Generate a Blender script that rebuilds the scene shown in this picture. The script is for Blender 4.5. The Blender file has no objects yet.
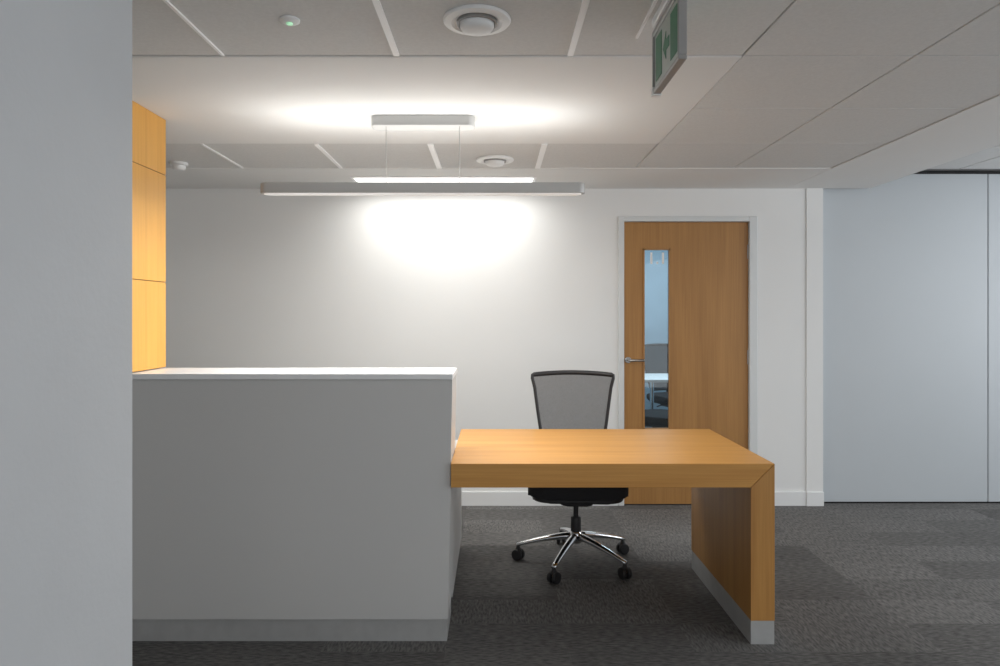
import bpy, bmesh, math, random
from mathutils import Vector, Matrix
random.seed(4)
scene = bpy.context.scene
scene.view_settings.view_transform = 'Standard'
COL = scene.collection

# ------------------------------------------------------------ materials
def new_mat(name):
    m = bpy.data.materials.new(name); m.use_nodes = True
    nt = m.node_tree
    return m, nt, nt.nodes['Principled BSDF']

def plain(name, col, rough=0.6, metal=0.0, var=0.04, scale=6, bump=0.0, bscale=200):
    m, nt, b = new_mat(name)
    n = nt.nodes.new('ShaderNodeTexNoise'); n.inputs['Scale'].default_value = scale
    n.inputs['Detail'].default_value = 4
    tc = nt.nodes.new('ShaderNodeTexCoord'); nt.links.new(tc.outputs['Object'], n.inputs['Vector'])
    r = nt.nodes.new('ShaderNodeValToRGB')
    r.color_ramp.elements[0].position = .3; r.color_ramp.elements[1].position = .7
    r.color_ramp.elements[0].color = [c*(1-var) for c in col]+[1]
    r.color_ramp.elements[1].color = [min(1, c*(1+var)) for c in col]+[1]
    nt.links.new(n.outputs['Fac'], r.inputs['Fac']); nt.links.new(r.outputs['Color'], b.inputs['Base Color'])
    b.inputs['Roughness'].default_value = rough; b.inputs['Metallic'].default_value = metal
    if bump:
        n2 = nt.nodes.new('ShaderNodeTexNoise'); n2.inputs['Scale'].default_value = bscale
        nt.links.new(tc.outputs['Object'], n2.inputs['Vector'])
        bp = nt.nodes.new('ShaderNodeBump'); bp.inputs['Strength'].default_value = bump
        bp.inputs['Distance'].default_value = .002
        nt.links.new(n2.outputs['Fac'], bp.inputs['Height']); nt.links.new(bp.outputs['Normal'], b.inputs['Normal'])
    return m

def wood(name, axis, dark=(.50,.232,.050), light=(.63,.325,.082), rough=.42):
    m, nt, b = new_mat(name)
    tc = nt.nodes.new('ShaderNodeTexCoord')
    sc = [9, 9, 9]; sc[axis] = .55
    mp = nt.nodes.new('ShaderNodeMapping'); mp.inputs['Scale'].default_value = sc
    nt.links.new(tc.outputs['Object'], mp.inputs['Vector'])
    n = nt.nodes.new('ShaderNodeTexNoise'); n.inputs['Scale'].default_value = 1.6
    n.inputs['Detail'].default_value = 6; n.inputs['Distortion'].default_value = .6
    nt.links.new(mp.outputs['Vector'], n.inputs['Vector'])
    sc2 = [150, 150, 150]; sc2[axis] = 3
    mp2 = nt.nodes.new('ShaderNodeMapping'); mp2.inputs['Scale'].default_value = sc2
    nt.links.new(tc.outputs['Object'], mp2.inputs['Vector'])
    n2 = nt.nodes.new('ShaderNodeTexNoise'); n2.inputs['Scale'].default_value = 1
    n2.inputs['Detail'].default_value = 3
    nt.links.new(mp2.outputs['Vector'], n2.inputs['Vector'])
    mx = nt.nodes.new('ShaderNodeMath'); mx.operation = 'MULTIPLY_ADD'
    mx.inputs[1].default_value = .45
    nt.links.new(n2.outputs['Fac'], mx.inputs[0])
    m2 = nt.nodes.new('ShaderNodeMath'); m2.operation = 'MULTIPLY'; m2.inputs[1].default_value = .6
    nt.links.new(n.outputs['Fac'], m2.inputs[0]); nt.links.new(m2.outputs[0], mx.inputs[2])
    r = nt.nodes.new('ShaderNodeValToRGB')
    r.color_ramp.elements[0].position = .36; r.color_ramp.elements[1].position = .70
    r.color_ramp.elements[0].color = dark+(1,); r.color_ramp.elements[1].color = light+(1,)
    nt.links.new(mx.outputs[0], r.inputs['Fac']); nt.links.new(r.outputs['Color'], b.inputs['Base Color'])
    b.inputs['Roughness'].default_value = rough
    return m

def emis(name, col, s):
    m, nt, b = new_mat(name)
    b.inputs['Base Color'].default_value = (.8,.8,.8,1)
    b.inputs['Emission Color'].default_value = col+(1,)
    b.inputs['Emission Strength'].default_value = s
    return m

def carpet():
    m, nt, b = new_mat('carpet_tiles')
    L = nt.links.new
    tc = nt.nodes.new('ShaderNodeTexCoord')
    mp = nt.nodes.new('ShaderNodeMapping'); mp.inputs['Scale'].default_value = (2, 4, 1)
    mp.inputs['Location'].default_value = (.2, .3, .5)
    L(tc.outputs['Object'], mp.inputs['Vector'])
    fl = nt.nodes.new('ShaderNodeVectorMath'); fl.operation = 'FLOOR'; L(mp.outputs['Vector'], fl.inputs[0])
    wn = nt.nodes.new('ShaderNodeTexWhiteNoise'); wn.noise_dimensions = '3D'; L(fl.outputs[0], wn.inputs['Vector'])
    def streak(s):
        q = nt.nodes.new('ShaderNodeMapping'); q.inputs['Scale'].default_value = s
        L(tc.outputs['Object'], q.inputs['Vector'])
        n = nt.nodes.new('ShaderNodeTexNoise'); n.inputs['Scale'].default_value = 1; n.inputs['Detail'].default_value = 3
        L(q.outputs['Vector'], n.inputs['Vector']); return n
    a = streak((28, 110, 1)); c = streak((110, 28, 1))
    gt = nt.nodes.new('ShaderNodeMath'); gt.operation = 'GREATER_THAN'; gt.inputs[1].default_value = .5
    L(wn.outputs['Value'], gt.inputs[0])
    mx = nt.nodes.new('ShaderNodeMix'); mx.data_type = 'FLOAT'
    L(gt.outputs[0], mx.inputs['Factor']); L(a.outputs['Fac'], mx.inputs['A']); L(c.outputs['Fac'], mx.inputs['B'])
    r = nt.nodes.new('ShaderNodeValToRGB')
    r.color_ramp.elements[0].position = .32; r.color_ramp.elements[1].position = .68
    r.color_ramp.elements[0].color = (.076,.075,.073,1); r.color_ramp.elements[1].color = (.195,.190,.185,1)
    L(mx.outputs['Result'], r.inputs['Fac'])
    mr = nt.nodes.new('ShaderNodeMapRange'); mr.inputs['To Min'].default_value = .78; mr.inputs['To Max'].default_value = 1.2
    L(wn.outputs['Value'], mr.inputs['Value'])
    mul = nt.nodes.new('ShaderNodeVectorMath'); mul.operation = 'SCALE'
    L(r.outputs['Color'], mul.inputs[0]); L(mr.outputs['Result'], mul.inputs['Scale'])
    L(mul.outputs[0], b.inputs['Base Color'])
    fn = nt.nodes.new('ShaderNodeTexNoise'); fn.inputs['Scale'].default_value = 300
    L(tc.outputs['Object'], fn.inputs['Vector'])
    bp = nt.nodes.new('ShaderNodeBump'); bp.inputs['Strength'].default_value = .6; bp.inputs['Distance'].default_value = .004
    L(fn.outputs['Fac'], bp.inputs['Height']); L(bp.outputs['Normal'], b.inputs['Normal'])
    b.inputs['Roughness'].default_value = .95
    return m

def see_through(name, col, alpha, rough=.6, gloss=False):
    m = bpy.data.materials.new(name); m.use_nodes = True
    nt = m.node_tree; nt.nodes.clear()
    o = nt.nodes.new('ShaderNodeOutputMaterial'); mx = nt.nodes.new('ShaderNodeMixShader')
    t = nt.nodes.new('ShaderNodeBsdfTransparent')
    if gloss:
        g = nt.nodes.new('ShaderNodeBsdfGlossy'); g.inputs['Roughness'].default_value = .02
        t.inputs['Color'].default_value = (.88,.95,.97,1)
    else:
        g = nt.nodes.new('ShaderNodeBsdfDiffuse')
    g.inputs['Color'].default_value = col+(1,)
    mx.inputs[0].default_value = alpha
    nt.links.new(t.outputs[0], mx.inputs[1]); nt.links.new(g.outputs[0], mx.inputs[2])
    nt.links.new(mx.outputs[0], o.inputs['Surface'])
    if not gloss:   # woven mesh: fine weave modulates opacity
        tc = nt.nodes.new('ShaderNodeTexCoord')
        n = nt.nodes.new('ShaderNodeTexNoise'); n.inputs['Scale'].default_value = 260
        mr = nt.nodes.new('ShaderNodeMapRange'); mr.inputs['To Min'].default_value = alpha-.12; mr.inputs['To Max'].default_value = alpha+.12
        nt.links.new(tc.outputs['Object'], n.inputs['Vector']); nt.links.new(n.outputs['Fac'], mr.inputs['Value'])
        nt.links.new(mr.outputs['Result'], mx.inputs[0])
    return m

M_WALL = plain('wall_paint', (.80,.805,.795), .75, var=.012, scale=2, bump=.15, bscale=120)
M_COLM = plain('column_paint', (.50,.515,.53), .8, var=.05, scale=1.6, bump=.25, bscale=60)
M_CEIL = plain('plasterboard', (.80,.80,.79), .85, var=.01, scale=2)
M_TILE = plain('ceiling_tile', (.68,.68,.67), .9, var=.035, scale=90, bump=.2, bscale=500)
M_GRID = plain('ceiling_grid', (.22,.22,.22), .8)
M_SLOT = plain('slot_white', (.95,.95,.95), .4, var=.01)
M_TRIM = plain('trim_paint', (.80,.81,.81), .4, var=.01)
M_CANOPY = plain('canopy_grey', (.52,.52,.51), .5, var=.01)
M_FRAME = plain('door_frame_paint', (.68,.70,.70), .4, var=.01)
M_FOLD = plain('partition_laminate', (.50,.535,.56), .45, var=.015, scale=1.5)
M_COUNTER = plain('counter_laminate', (.60,.60,.59), .5, var=.012, scale=2)
M_CTOP = plain('counter_top_solid', (.84,.85,.86), .3, var=.01)
M_PLINTH = plain('brushed_plinth', (.50,.505,.50), .45, .3, var=.05, scale=20)
M_GAP = plain('jamb_grey', (.36,.37,.38), .6)
M_DARK = plain('dark_gap', (.02,.02,.02), .9)
M_BROWN = plain('oak_core', (.12,.06,.02), .9)
M_BLK = plain('black_plastic', (.018,.018,.02), .45, var=.1, scale=30)
M_FAB = plain('black_fabric', (.022,.022,.025), .95, var=.2, scale=200, bump=.4, bscale=600)
M_CHR = plain('polished_aluminium', (.75,.76,.78), .16, 1.0, var=.02)
M_ALU = plain('satin_aluminium', (.36,.36,.355), .4, .4, var=.03)
M_HOUS = plain('pendant_aluminium', (.50,.50,.49), .45, .2, var=.02)
M_STEEL = plain('handle_steel', (.4,.4,.4), .3, 1.0)
M_CARPET = carpet()
W_X = wood('oak_grain_x', 0); W_Z_SHADED = wood('oak_grain_z_shaded', 2, (.40,.185,.045), (.54,.275,.075))  # leg oak is a darker copy: shade on the leg put into its colour
W_DOOR = wood('oak_door', 2, (.335,.158,.042), (.44,.222,.064), .45)
W_COL_LIT = wood('oak_cladding_lit', 2, (.66,.325,.062), (.78,.41,.09), .45)  # brighter oak: light falling on the column is put into its colour
M_MESH = see_through('woven_mesh', (.07,.07,.075), .68)
M_MESHD = see_through('dark_woven_mesh', (.02,.02,.022), .88)
M_GLASS = see_through('thin_glass', (1,1,1), .06, gloss=True)
M_ROOM = plain('blue_room_paint', (.36,.46,.54), .8)
M_GREEN = plain('sign_green', (.04,.20,.11), .4)
M_SIGNW = plain('sign_face', (.42,.48,.45), .3, var=.02)
M_LAMP = emis('lamp_diffuser', (1,.985,.95), 3)
M_LAMPDIM = emis('lamp_diffuser_dim', (1,.98,.95), .25)
M_LED = emis('green_led', (.2,1,.4), .5)

# ------------------------------------------------------------ mesh helpers
def link(o, parent=None):
    COL.objects.link(o)
    if parent: o.parent = parent
    return o

def empty(name, loc=(0,0,0), rot=0):
    e = bpy.data.objects.new(name, None); e.empty_display_size = .1
    e.location = loc; e.rotation_euler = (0,0,rot); COL.objects.link(e); return e

def from_bm(name, bm, mat, parent=None, smooth=False, loc=(0,0,0)):
    bmesh.ops.recalc_face_normals(bm, faces=bm.faces)
    me = bpy.data.meshes.new(name); bm.to_mesh(me); bm.free()
    if mat: me.materials.append(mat)
    if smooth:
        for p in me.polygons: p.use_smooth = True
    o = bpy.data.objects.new(name, me); o.location = loc
    return link(o, parent)

def box(name, x0,x1,y0,y1,z0,z1, mat, parent=None, bev=0.0, seg=2):
    bm = bmesh.new(); bmesh.ops.create_cube(bm, size=1)
    c = Vector(((x0+x1)/2,(y0+y1)/2,(z0+z1)/2))
    bmesh.ops.scale(bm, vec=(x1-x0,y1-y0,z1-z0), verts=bm.verts)
    if bev: bmesh.ops.bevel(bm, geom=bm.edges[:], offset=bev, segments=seg, affect='EDGES', profile=.5)
    return from_bm(name, bm, mat, parent, loc=c)

def multibox(name, boxes, mat, parent=None, bev=0):
    bm = bmesh.new()
    for (x0,x1,y0,y1,z0,z1) in boxes:
        r = bmesh.ops.create_cube(bm, size=1)
        bmesh.ops.scale(bm, vec=(x1-x0,y1-y0,z1-z0), verts=r['verts'])
        bmesh.ops.translate(bm, vec=((x0+x1)/2,(y0+y1)/2,(z0+z1)/2), verts=r['verts'])
    if bev: bmesh.ops.bevel(bm, geom=bm.edges[:], offset=bev, segments=1, affect='EDGES')
    return from_bm(name, bm, mat, parent)

def lathe(name, prof, mat, parent=None, loc=(0,0,0), n=40, rot=None):
    bm = bmesh.new(); rings = []
    for r, z in prof:
        rings.append([bm.verts.new((max(r,1e-4)*math.cos(2*math.pi*i/n), max(r,1e-4)*math.sin(2*math.pi*i/n), z)) for i in range(n)])
    for a, b in zip(rings, rings[1:]):
        for i in range(n):
            bm.faces.new((a[i], a[(i+1)%n], b[(i+1)%n], b[i]))
    bm.faces.new(rings[0]); bm.faces.new(rings[-1])
    if rot: bmesh.ops.rotate(bm, matrix=rot, verts=bm.verts, cent=(0,0,0))
    o = from_bm(name, bm, mat, parent, loc=loc)
    for p in o.data.polygons: p.use_smooth = len(p.vertices) == 4
    md = o.modifiers.new('es','EDGE_SPLIT'); md.split_angle = math.radians(40)
    return o

def prism(name, pts, z0, z1, mat, parent=None, bev=0, loc=(0,0,0), seg=3):
    bm = bmesh.new()
    a = [bm.verts.new((x,y,z0)) for x,y in pts]; b = [bm.verts.new((x,y,z1)) for x,y in pts]
    n = len(pts)
    f0 = bm.faces.new(a[::-1]); f1 = bm.faces.new(b)
    for i in range(n): bm.faces.new((a[i],a[(i+1)%n],b[(i+1)%n],b[i]))
    if bev:
        es = list(f0.edges)+list(f1.edges)
        bmesh.ops.bevel(bm, geom=es, offset=bev, segments=seg, affect='EDGES', profile=.5)
    return from_bm(name, bm, mat, parent, smooth=bev>0, loc=loc)

def rrect(w, d, r, n=8, cx=0, cy=0):
    pts = []
    for sx, sy, a0 in ((1,1,0),(-1,1,90),(-1,-1,180),(1,-1,270)):
        for i in range(n+1):
            a = math.radians(a0+90*i/n)
            pts.append((cx+sx*(w/2-r)+r*math.cos(a), cy+sy*(d/2-r)+r*math.sin(a)))
    return pts

def tube(name, pts, rad, mat, parent=None, cyclic=False):
    cu = bpy.data.curves.new(name, 'CURVE'); cu.dimensions = '3D'
    sp = cu.splines.new('POLY'); sp.points.add(len(pts)-1)
    for p, q in zip(sp.points, pts):
        p.co = (q[0],q[1],q[2],1)
        p.radius = q[3] if len(q) > 3 else 1
    sp.use_cyclic_u = cyclic
    cu.bevel_depth = rad; cu.bevel_resolution = 4; cu.use_fill_caps = True
    cu.materials.append(mat)
    tmp = bpy.data.objects.new(name, cu)
    COL.objects.link(tmp)
    dg = bpy.context.evaluated_depsgraph_get()
    me = bpy.data.meshes.new_from_object(tmp.evaluated_get(dg))
    bpy.data.objects.remove(tmp)
    for p in me.polygons: p.use_smooth = True
    if not me.materials: me.materials.append(mat)
    return link(bpy.data.objects.new(name, me), parent)

# ------------------------------------------------------------ room shell (metres)
CH = 2.25       # ceiling height
BW = 4.82       # back wall plane
box('floor', -4.2, 6.0, -3.0, 8.6, -.1, 0, M_CARPET)

DX0, DX1, DZ = .914, 1.80, 2.009
box('wall_back', -3.7, .874, BW, BW+.14, 0, 2.45, M_WALL)
box('wall_back_right', 1.84, 2.205, BW, BW+.14, 0, 2.45, M_WALL)
box('wall_back_lintel', .874, 1.84, BW, BW+.14, 2.049, 2.45, M_WALL)
box('wall_back_return', 2.205, 2.322, BW-.008, BW+.14, 0, 2.45, M_WALL)
box('wall_left', -3.8, -3.7, -3.0, BW+.14, 0, 2.45, M_WALL)
for nm, a, b, y in (('baseboard_back', -3.7, .868, BW), ('baseboard_back_right', 1.862, 2.203, BW), ('baseboard_return', 2.200, 2.322, BW-.008)):
    o = box(nm, a, b, y-.015, y, 0, .10, M_TRIM, bev=.003)

RX = 5.6
multibox('wall_right', [(RX,RX+.15,-3,8.6,0,.75),(RX,RX+.15,-3,8.6,2.25,2.6),(RX,RX+.15,-3,-2.2,.75,2.25),(RX,RX+.15,4.6,8.6,.75,2.25)], M_WALL)
multibox('window_1', [(RX+.03,RX+.1,y-.03,y+.03,.75,2.25) for y in (-2.17,-.5,1.2,2.9,4.57)]+[(RX+.03,RX+.1,-2.2,4.6,.75,.81),(RX+.03,RX+.1,-2.2,4.6,2.19,2.25)], M_ALU)

box('ceiling', -3.8, 2.655, -3.0, BW+.14, CH+.02, CH+.30, M_GRID)
tiles = []
g = .003; T = .018
cols = [.86+.6*k for k in range(-8, 2)]
rows = [2.36-.6*k for k in range(1, 9)]
for cx in cols:
    for ry in rows:
        tiles.append((cx+g, cx+.6-g, ry+g, ry+.6-g, CH, CH+T))
    for ry in (2.36, 2.96):
        if cx > .8: tiles.append((cx+g, cx+.6-g, ry+g, ry+.6-g, CH, CH+T))
    tiles.append((cx+g, cx+.6-g, 3.56+g, 4.16-g, CH, CH+T))
multibox('ceiling_tiles', tiles, M_TILE, bev=.002)
multibox('ceiling_plasterboard', [(-3.8, .86-g, 2.36+g, 3.56-g, CH-.004, CH+T), (-3.8, 2.06, 4.16, BW, CH-.004, CH+T), (2.06, 2.655, -3.0, BW, CH-.004, CH+T)], M_CEIL, bev=.002)
box('bulkhead_side', 2.60, 2.655, -3.0, BW, CH+.0, 2.60, M_CEIL)
box('ceiling_right', 2.655, RX+.15, -3.0, BW+.2, 2.385, 2.60, M_GRID)
multibox('ceiling_tiles_right', [(2.665+.6*i, 2.665+.6*i+.59, 4.77-.6*j-.59, 4.77-.6*j, 2.375, 2.39) for i in range(5) for j in range(12)], M_TILE)
multibox('trim_1', [(x-w, x+w, 1.20, 2.35, CH-.006, CH+.01) for x, w in ((-.34,.010),(.26,.010),(-.94,.005))]
         + [(.455,.463,.8,2.2,CH-.006,CH+.01)]
         + [(x-w, x+w, 3.57, 4.15, CH-.006, CH+.01) for x, w in ((-.34,.015),(.26,.015),(-.94,.010),(-1.54,.006))], M_SLOT)

box('wall_column', -1.55, -.905, -.6, 1.70, 0, CH, M_COLM, bev=.004)
oc = empty('oak_clad_column')
for i, (a, b) in enumerate(((1.112, 1.4985), (1.5015, 1.9885), (1.9915, CH-.006))):
    box('oak_panel_%d' % (i+1), -2.2, -1.51, 2.83, 3.12, a, b, W_COL_LIT, oc, bev=.001)
box('core', -2.19, -1.513, 2.833, 3.117, 1.112, CH-.006, M_BROWN, oc)

fp = empty('folding_partition')
for i, (a, b) in enumerate(((2.342, 3.528), (3.534, 4.72), (4.726, 5.59))):
    box('panel_%d' % (i+1), a, b, 4.87, 4.95, .012, 2.361, M_FOLD, fp, bev=.003)
box('track', 2.66, 5.59, 4.866, 4.955, 2.363, 2.374, M_DARK, fp)
box('seal', 2.342, 5.59, 4.88, 4.94, 0, .014, M_DARK, fp)
box('jamb_shadow_gap', 2.322, 2.342, 4.885, 4.95, 0, 2.36, M_GAP, fp)

# ------------------------------------------------------------ door
dr = empty('door_1')
F = BW-.012
multibox('frame', [(.872,.914,F,BW+.13,0,2.05),(1.80,1.858,F,BW+.13,0,2.05),(.914,1.80,F,BW+.13,2.012,2.05)], M_FRAME, dr, bev=.003)
y0, y1 = BW+.01, BW+.055
GX0, GX1, GZ0, GZ1 = 1.052, 1.245, .536, 1.822
multibox('leaf', [(DX0+.003,GX0,y0,y1,.008,DZ),(GX1,DX1-.003,y0,y1,.008,DZ),(GX0,GX1,y0,y1,.008,GZ0),(GX0,GX1,y0,y1,GZ1,DZ)], W_DOOR, dr)
b_ = .010
multibox('glazing_bead', [(GX0,GX0+b_,y0-.006,y0+.02,GZ0,GZ1),(GX1-b_,GX1,y0-.006,y0+.02,GZ0,GZ1),(GX0,GX1,y0-.006,y0+.02,GZ0,GZ0+b_),(GX0,GX1,y0-.006,y0+.02,GZ1-b_,GZ1)], W_DOOR, dr)
box('glass', GX0+b_, GX1-b_, y0+.018, y0+.024, GZ0+b_, GZ1-b_, M_GLASS, dr)
RY = Matrix.Rotation(math.radians(90), 3, 'X')
lathe('handle_rose', [(.022,0),(.022,.007),(.019,.009)], M_STEEL, dr, (.945, y0, 1.03), rot=RY)
tube('handle_lever', [(.945,y0,1.03),(.945,y0-.045,1.03),(.955,y0-.055,1.03),(1.05,y0-.055,1.03)], .009, M_STEEL, dr)
multibox('hinges', [(1.792,1.806,y0-.004,y0+.004,z,z+.1) for z in (.2,1.0,1.75)], M_STEEL, dr)
fc = bpy.data.curves.new('room_number','FONT'); fc.body = '1.1'; fc.size = .115; fc.extrude = .001; fc.offset = .002
fc.materials.append(M_SLOT)
fo = bpy.data.objects.new('room_number', fc); fo.location = (1.085, y0+.014, 1.715); fo.rotation_euler = (math.pi/2,0,0)
link(fo, dr)

multibox('wall_meeting_room', [(-.2,3.4,8.3,8.4,0,2.5),(-.3,-.2,4.97,8.4,0,2.5),(3.4,3.5,4.97,8.4,0,2.5)], M_ROOM)
box('ceiling_meeting_room', -.3, 3.5, 4.97, 8.4, 2.5, 2.6, M_CEIL)

# ------------------------------------------------------------ reception counter
rc = empty('reception_counter')
bm = bmesh.new()
v = [bm.verts.new(p) for p in ((-3.2,2.80,.097),(-.194,2.80,.097),(-.194,3.10,.097),(-3.2,3.10,.097),
                              (-3.2,2.80,1.082),(-.176,2.80,1.082),(-.176,3.10,1.082),(-3.2,3.10,1.082))]
for f in ((3,2,1,0),(4,5,6,7),(0,1,5,4),(1,2,6,5),(2,3,7,6),(3,0,4,7)): bm.faces.new([v[i] for i in f])
from_bm('front_body', bm, M_COUNTER, rc)
box('counter_top', -3.2, -.174, 2.795, 3.12, 1.084, 1.108, M_CTOP, rc, bev=.002)
box('plinth', -3.2, -.199, 2.815, 3.08, 0, .097, M_PLINTH, rc)
box('pedestal', -1.4, -.194, 3.105, 3.95, .06, .625, M_COUNTER, rc, bev=.002)
box('pedestal_plinth', -1.4, -.21, 3.105, 3.93, 0, .06, M_PLINTH, rc)

# ------------------------------------------------------------ oak desk
dk = empty('oak_desk')
DL, DRX, DF, DB = -.181, 1.146, 2.785, 3.63
def mitre(name, poly, mat, a, b):
    bm = bmesh.new()
    p = [bm.verts.new((x,a,z)) for x,z in poly]; q = [bm.verts.new((x,b,z)) for x,z in poly]
    n = len(poly); bm.faces.new(p); bm.faces.new(q[::-1])
    for i in range(n): bm.faces.new((p[i],q[i],q[(i+1)%n],p[(i+1)%n]))
    bmesh.ops.bevel(bm, geom=bm.edges[:], offset=.0012, segments=1, affect='EDGES')
    return from_bm(name, bm, mat, dk)
TH = .098; H = .741
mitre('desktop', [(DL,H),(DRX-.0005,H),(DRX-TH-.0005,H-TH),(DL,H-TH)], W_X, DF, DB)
mitre('side_leg', [(DRX,H-.001),(DRX,.097),(DRX-TH,.097),(DRX-TH,H-TH-.001)], W_Z_SHADED, DF, DB)
box('leg_plinth', DRX-TH+.001, DRX-.001, DF+.003, DB-.003, 0, .097, M_PLINTH, dk)

# ------------------------------------------------------------ office chair
def office_chair(loc, rot, spin, name='office_chair', mesh=None):
    c = empty(name, loc, rot)
    for k in range(5):
        a = math.radians(spin+72*k)-rot
        ca, sa = math.cos(a), math.sin(a)
        bm = bmesh.new(); rings = []
        for t in [i/10 for i in range(11)]:
            r = .025+.300*t
            w = .024-.011*t; h = .020-.010*t
            z = .150-.066*t**1.4
            ring = []
            for j in range(10):
                b = 2*math.pi*j/10
                lx, ly, lz = r, w*math.cos(b), z+h*math.sin(b)
                ring.append(bm.verts.new((lx*ca-ly*sa, lx*sa+ly*ca, lz)))
            rings.append(ring)
        for p, q in zip(rings, rings[1:]):
            for j in range(10): bm.faces.new((p[j],p[(j+1)%10],q[(j+1)%10],q[j]))
        bm.faces.new(rings[0]); bm.faces.new(rings[-1])
        from_bm('spoke_%d' % (k+1), bm, M_CHR, c, smooth=True)
        px, py = .316*ca, .316*sa
        sw = random.uniform(-.5,.5)+a+math.pi/2
        R = Matrix.Rotation(sw,3,'Z') @ Matrix.Rotation(math.pi/2,3,'Y')
        for s in (-1,1):
            off = Matrix.Rotation(sw,3,'Z') @ Vector((s*.016,0,0))
            lathe('castor_wheel_%d%s' % (k+1,'a' if s<0 else 'b'), [(.020,-.0105),(.028,-.009),(.031,-.004),(.031,.004),(.028,.009),(.020,.0105)],
                  M_BLK, c, (px+off.x, py+off.y, .0315), n=24, rot=R)
        lathe('castor_hood_%d' % (k+1), [(.006,.030),(.020,.042),(.022,.055),(.013,.066),(.007,.084)], M_BLK, c, (px,py,0), n=20)
    lathe('hub', [(.03,.115),(.036,.125),(.036,.162),(.028,.176)], M_CHR, c)
    lathe('gas_lift', [(.028,.170),(.028,.25),(.026,.255),(.014,.256),(.014,.36)], M_BLK, c, n=28)
    prism('mechanism', rrect(.17,.28,.03,cy=.03), .338, .392, M_BLK, c, bev=.008)
    tube('height_lever', [(-.06,0,.372),(-.18,-.01,.366),(-.235,-.015,.352)], .007, M_BLK, c)
    tube('tilt_lever', [(.06,.02,.372),(.17,.02,.366),(.24,.02,.356)], .007, M_BLK, c)
    prism('seat_shell', rrect(.47,.45,.09,cy=-.02), .388, .415, M_BLK, c, bev=.009)
    prism('seat_cushion', rrect(.52,.49,.10,cy=-.02), .410, .475, M_FAB, c, bev=.022, seg=5)
    tube('back_arm_left', [(-.06,.12,.375),(-.085,.22,.38),(-.10,.285,.43),(-.11,.30,.54),(-.12,.298,.66)], .013, M_BLK, c)
    tube('back_arm_right', [(.06,.12,.375),(.085,.22,.38),(.10,.285,.43),(.11,.30,.54),(.12,.298,.66)], .013, M_BLK, c)
    def P(u, v):
        hw = .150+.082*v**.75
        hw += .010*max(0,(v-.85))/.15
        return (u*hw, .265+.055*v-.04*(u*u)+.02*math.sin(v*math.pi), .50+.503*v+(.012*(1-u*u) if v > .5 else 0)*(v-.5)*2)
    bm = bmesh.new(); N = 14
    gr = [[bm.verts.new(P(-1+2*i/N, j/N)) for i in range(N+1)] for j in range(N+1)]
    for j in range(N):
        for i in range(N): bm.faces.new((gr[j][i],gr[j][i+1],gr[j+1][i+1],gr[j+1][i]))
    from_bm('back_mesh', bm, mesh or M_MESH, c, smooth=True)
    out = [P(-.93,1)]+[P(-.93+1.86*i/20,1) for i in range(1,20)]+[P(.93,1),P(.98,.99),P(1,.955)]
    out += [P(1,.955-.91*i/16) for i in range(1,17)]+[P(.98,.01),P(.9,0)]
    out += [P(.9-1.8*i/12,0) for i in range(1,13)]+[P(-.98,.01),P(-1,.045)]
    out += [P(-1,.045+.91*i/16) for i in range(1,17)]+[P(-.98,.99)]
    tube('back_frame', out, .0095, M_BLK, c, cyclic=True)
    tube('back_top_rail', [(p[0],p[1],p[2]-.005) for p in [P(-.95+1.9*i/16,1) for i in range(17)]], .0125, M_BLK, c)
    tube('lumbar_bar', [P(-1+2*i/16,.30) for i in range(17)], .010, M_BLK, c)
    return c
office_chair((.440,3.70,0), math.radians(-3), 243)
office_chair((1.52,6.02,0), math.radians(235), 20, mesh=M_MESHD)
office_chair((1.98,7.50,0), math.radians(20), 50, mesh=M_MESHD)
mt = empty('meeting_table')
prism('table_top', rrect(1.5,.7,.05), .715, .74, M_CTOP, mt, bev=.003, loc=(2.15,6.75,0))
for i,(x,y) in enumerate(((1.5,6.5),(2.8,6.5),(1.5,7.0),(2.8,7.0))):
    lathe('leg_%d'%(i+1), [(.02,0),(.02,.715)], M_CHR, mt, (x,y,0), n=16)

# ------------------------------------------------------------ pendant lamp
pl = empty('linear_pendant_lamp')
PY = 3.06; PZ = 1.895
cxp = -.325; L2 = .728
prism('housing', rrect(2*L2,.07,.032), 0, .046, M_HOUS, pl, bev=.004, loc=(cxp,PY,PZ))
prism('lower_diffuser', rrect(2*L2-.03,.05,.024), 0, .004, M_LAMPDIM, pl, loc=(cxp,PY,PZ-.0035))
prism('upper_diffuser', rrect(2*L2-.1,.046,.02), 0, .003, M_LAMPDIM, pl, loc=(cxp,PY,PZ+.045))
prism('ceiling_canopy', rrect(.465,.10,.03), 0, .046, M_CANOPY, pl, bev=.004, loc=(-.325,PY+.03,CH-.051))
for i, dx in enumerate((-.165,.165)):
    tube('suspension_wire_%d'%(i+1), [(cxp+dx,PY,PZ+.04),(cxp+dx,PY,CH-.05)], .0013, M_ALU, pl)

rl = empty('recessed_ceiling_light')
multibox('trim_ring', [(-.94,.27,4.40,4.42,CH-.010,CH),(-.94,.27,4.66,4.68,CH-.010,CH),(-.94,-.92,4.42,4.66,CH-.010,CH),(.25,.27,4.42,4.66,CH-.010,CH)], M_SLOT, rl)
box('diffuser', -.92, .25, 4.42, 4.66, CH-.008, CH-.002, M_LAMP, rl)

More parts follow.
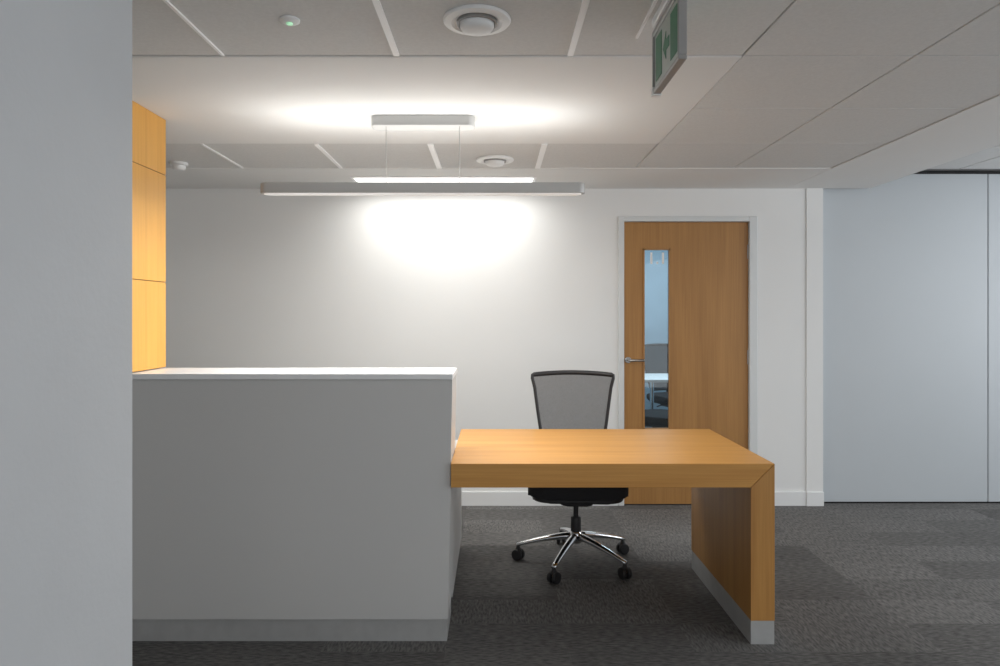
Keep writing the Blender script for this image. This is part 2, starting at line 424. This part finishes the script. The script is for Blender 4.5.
def detector(name, x, y, s):
    e = empty(name, (x,y,CH))
    lathe('flange', [(.100*s,.004),(.104*s,-.004),(.100*s,-.010),(.078*s,-.014),(.070*s,-.008),(.060*s,-.006)], M_TRIM, e, n=48)
    lathe('grille', [(.062*s,-.004),(.062*s,-.016),(.058*s,-.018),(.050*s,-.010)], M_ALU, e, n=48)
    lathe('dome', [(.052*s,-.004),(.052*s,-.024),(.044*s,-.034),(.024*s,-.039),(0,-.040)], M_TRIM, e, n=40)
    return e
detector('ceiling_speaker', -.055, 2.07, 1.0)
detector('ceiling_speaker', .0, 3.93, 1.05)
sd = empty('emergency_light', (-1.87, 4.02, CH))
lathe('base', [(.052,.004),(.052,-.014),(.046,-.018)], M_TRIM, sd)
lathe('chamber', [(.038,-.016),(.038,-.034),(.030,-.044),(.010,-.048)], M_TRIM, sd)
es = empty('emergency_light', (-.625, 2.07, CH))
lathe('bezel', [(.030,.004),(.030,-.006),(.020,-.012),(.012,-.012)], M_TRIM, es)
lathe('led', [(.010,-.010),(.008,-.016),(.002,-.017)], M_LED, es)

ex = empty('exit_sign')
sx = .497
multibox('frame', [(sx-.012,sx+.012,1.80,2.10,2.028,2.040),(sx-.012,sx+.012,1.80,2.10,2.205,2.222),
                   (sx-.012,sx+.012,1.80,1.810,2.04,2.206),(sx-.012,sx+.012,2.090,2.10,2.04,2.206)], M_ALU, ex, bev=.002)
box('panel', sx-.006, sx+.006, 1.810, 2.090, 2.040, 2.205, M_SIGNW, ex)
box('end_cap', sx-.014, sx+.014, 2.085, 2.104, 2.024, 2.05, M_TRIM, ex, bev=.002)
multibox('mount', [(sx-.02,sx+.02,1.83,2.07,2.222,2.25)], M_TRIM, ex, bev=.003)
for s in (-1,1):
    xx = sx+s*.0068
    w = .0006
    multibox('green_field_%s' % ('a' if s<0 else 'b'), [(xx-w,xx+w,1.83,1.90,2.06,2.19),(xx-w,xx+w,2.00,2.07,2.06,2.19)], M_GREEN, ex)
    bm = bmesh.new()
    pts = [(1.915,2.14),(1.95,2.14),(1.95,2.165),(1.985,2.125),(1.95,2.085),(1.95,2.11),(1.915,2.11)]
    p = [bm.verts.new((xx-w,y,z)) for y,z in pts]; q = [bm.verts.new((xx+w,y,z)) for y,z in pts]
    bm.faces.new(p); bm.faces.new(q[::-1])
    for i in range(7): bm.faces.new((p[i],q[i],q[(i+1)%7],p[(i+1)%7]))
    from_bm('arrow_%s' % ('a' if s<0 else 'b'), bm, M_GREEN, ex)

# ------------------------------------------------------------ lights
def area(name, loc, rot, sx_, sy_, power, col=(1,1,1), spread=180, parent=None):
    l = bpy.data.lights.new(name, 'AREA'); l.shape = 'RECTANGLE'; l.size = sx_; l.size_y = sy_
    l.energy = power; l.color = col; l.spread = math.radians(spread)
    o = bpy.data.objects.new(name, l); o.location = loc; o.rotation_euler = rot
    return link(o, parent)
area('recessed_lamp', (-.335,4.52,CH-.012), (0,0,0), 1.15, .22, 7.5, (1,.985,.95), spread=165, parent=rl)
area('pendant_uplight', (cxp,PY,PZ+.052), (math.pi,0,0), 1.38, .04, 3.6, (1,.985,.95), parent=pl)
area('pendant_downlight', (cxp,PY,PZ-.006), (0,0,0), 1.35, .04, 26, (1,.97,.93), parent=pl)
area('window_daylight', (RX-.05,1.2,1.5), (0,math.radians(90),0), 1.4, 6.6, 118, (.90,.95,1))
area('meeting_room_light', (1.6,6.9,2.45), (0,0,0), 2.0, 1.5, 50, (.8,.92,1))

w = bpy.data.worlds.new('world'); scene.world = w; w.use_nodes = True
bg = w.node_tree.nodes['Background']; bg.inputs['Color'].default_value = (.98,.985,1,1); bg.inputs['Strength'].default_value = 1.12

# ------------------------------------------------------------ camera
cd = bpy.data.cameras.new('camera'); cam = bpy.data.objects.new('camera', cd); COL.objects.link(cam)
cam.location = (0,0,1.35); cam.rotation_euler = (math.pi/2,0,0)
cd.sensor_width = 36; cd.lens = 680/1000*36
cd.shift_x = .005; cd.shift_y = -.018; cd.clip_start = .05
scene.camera = cam
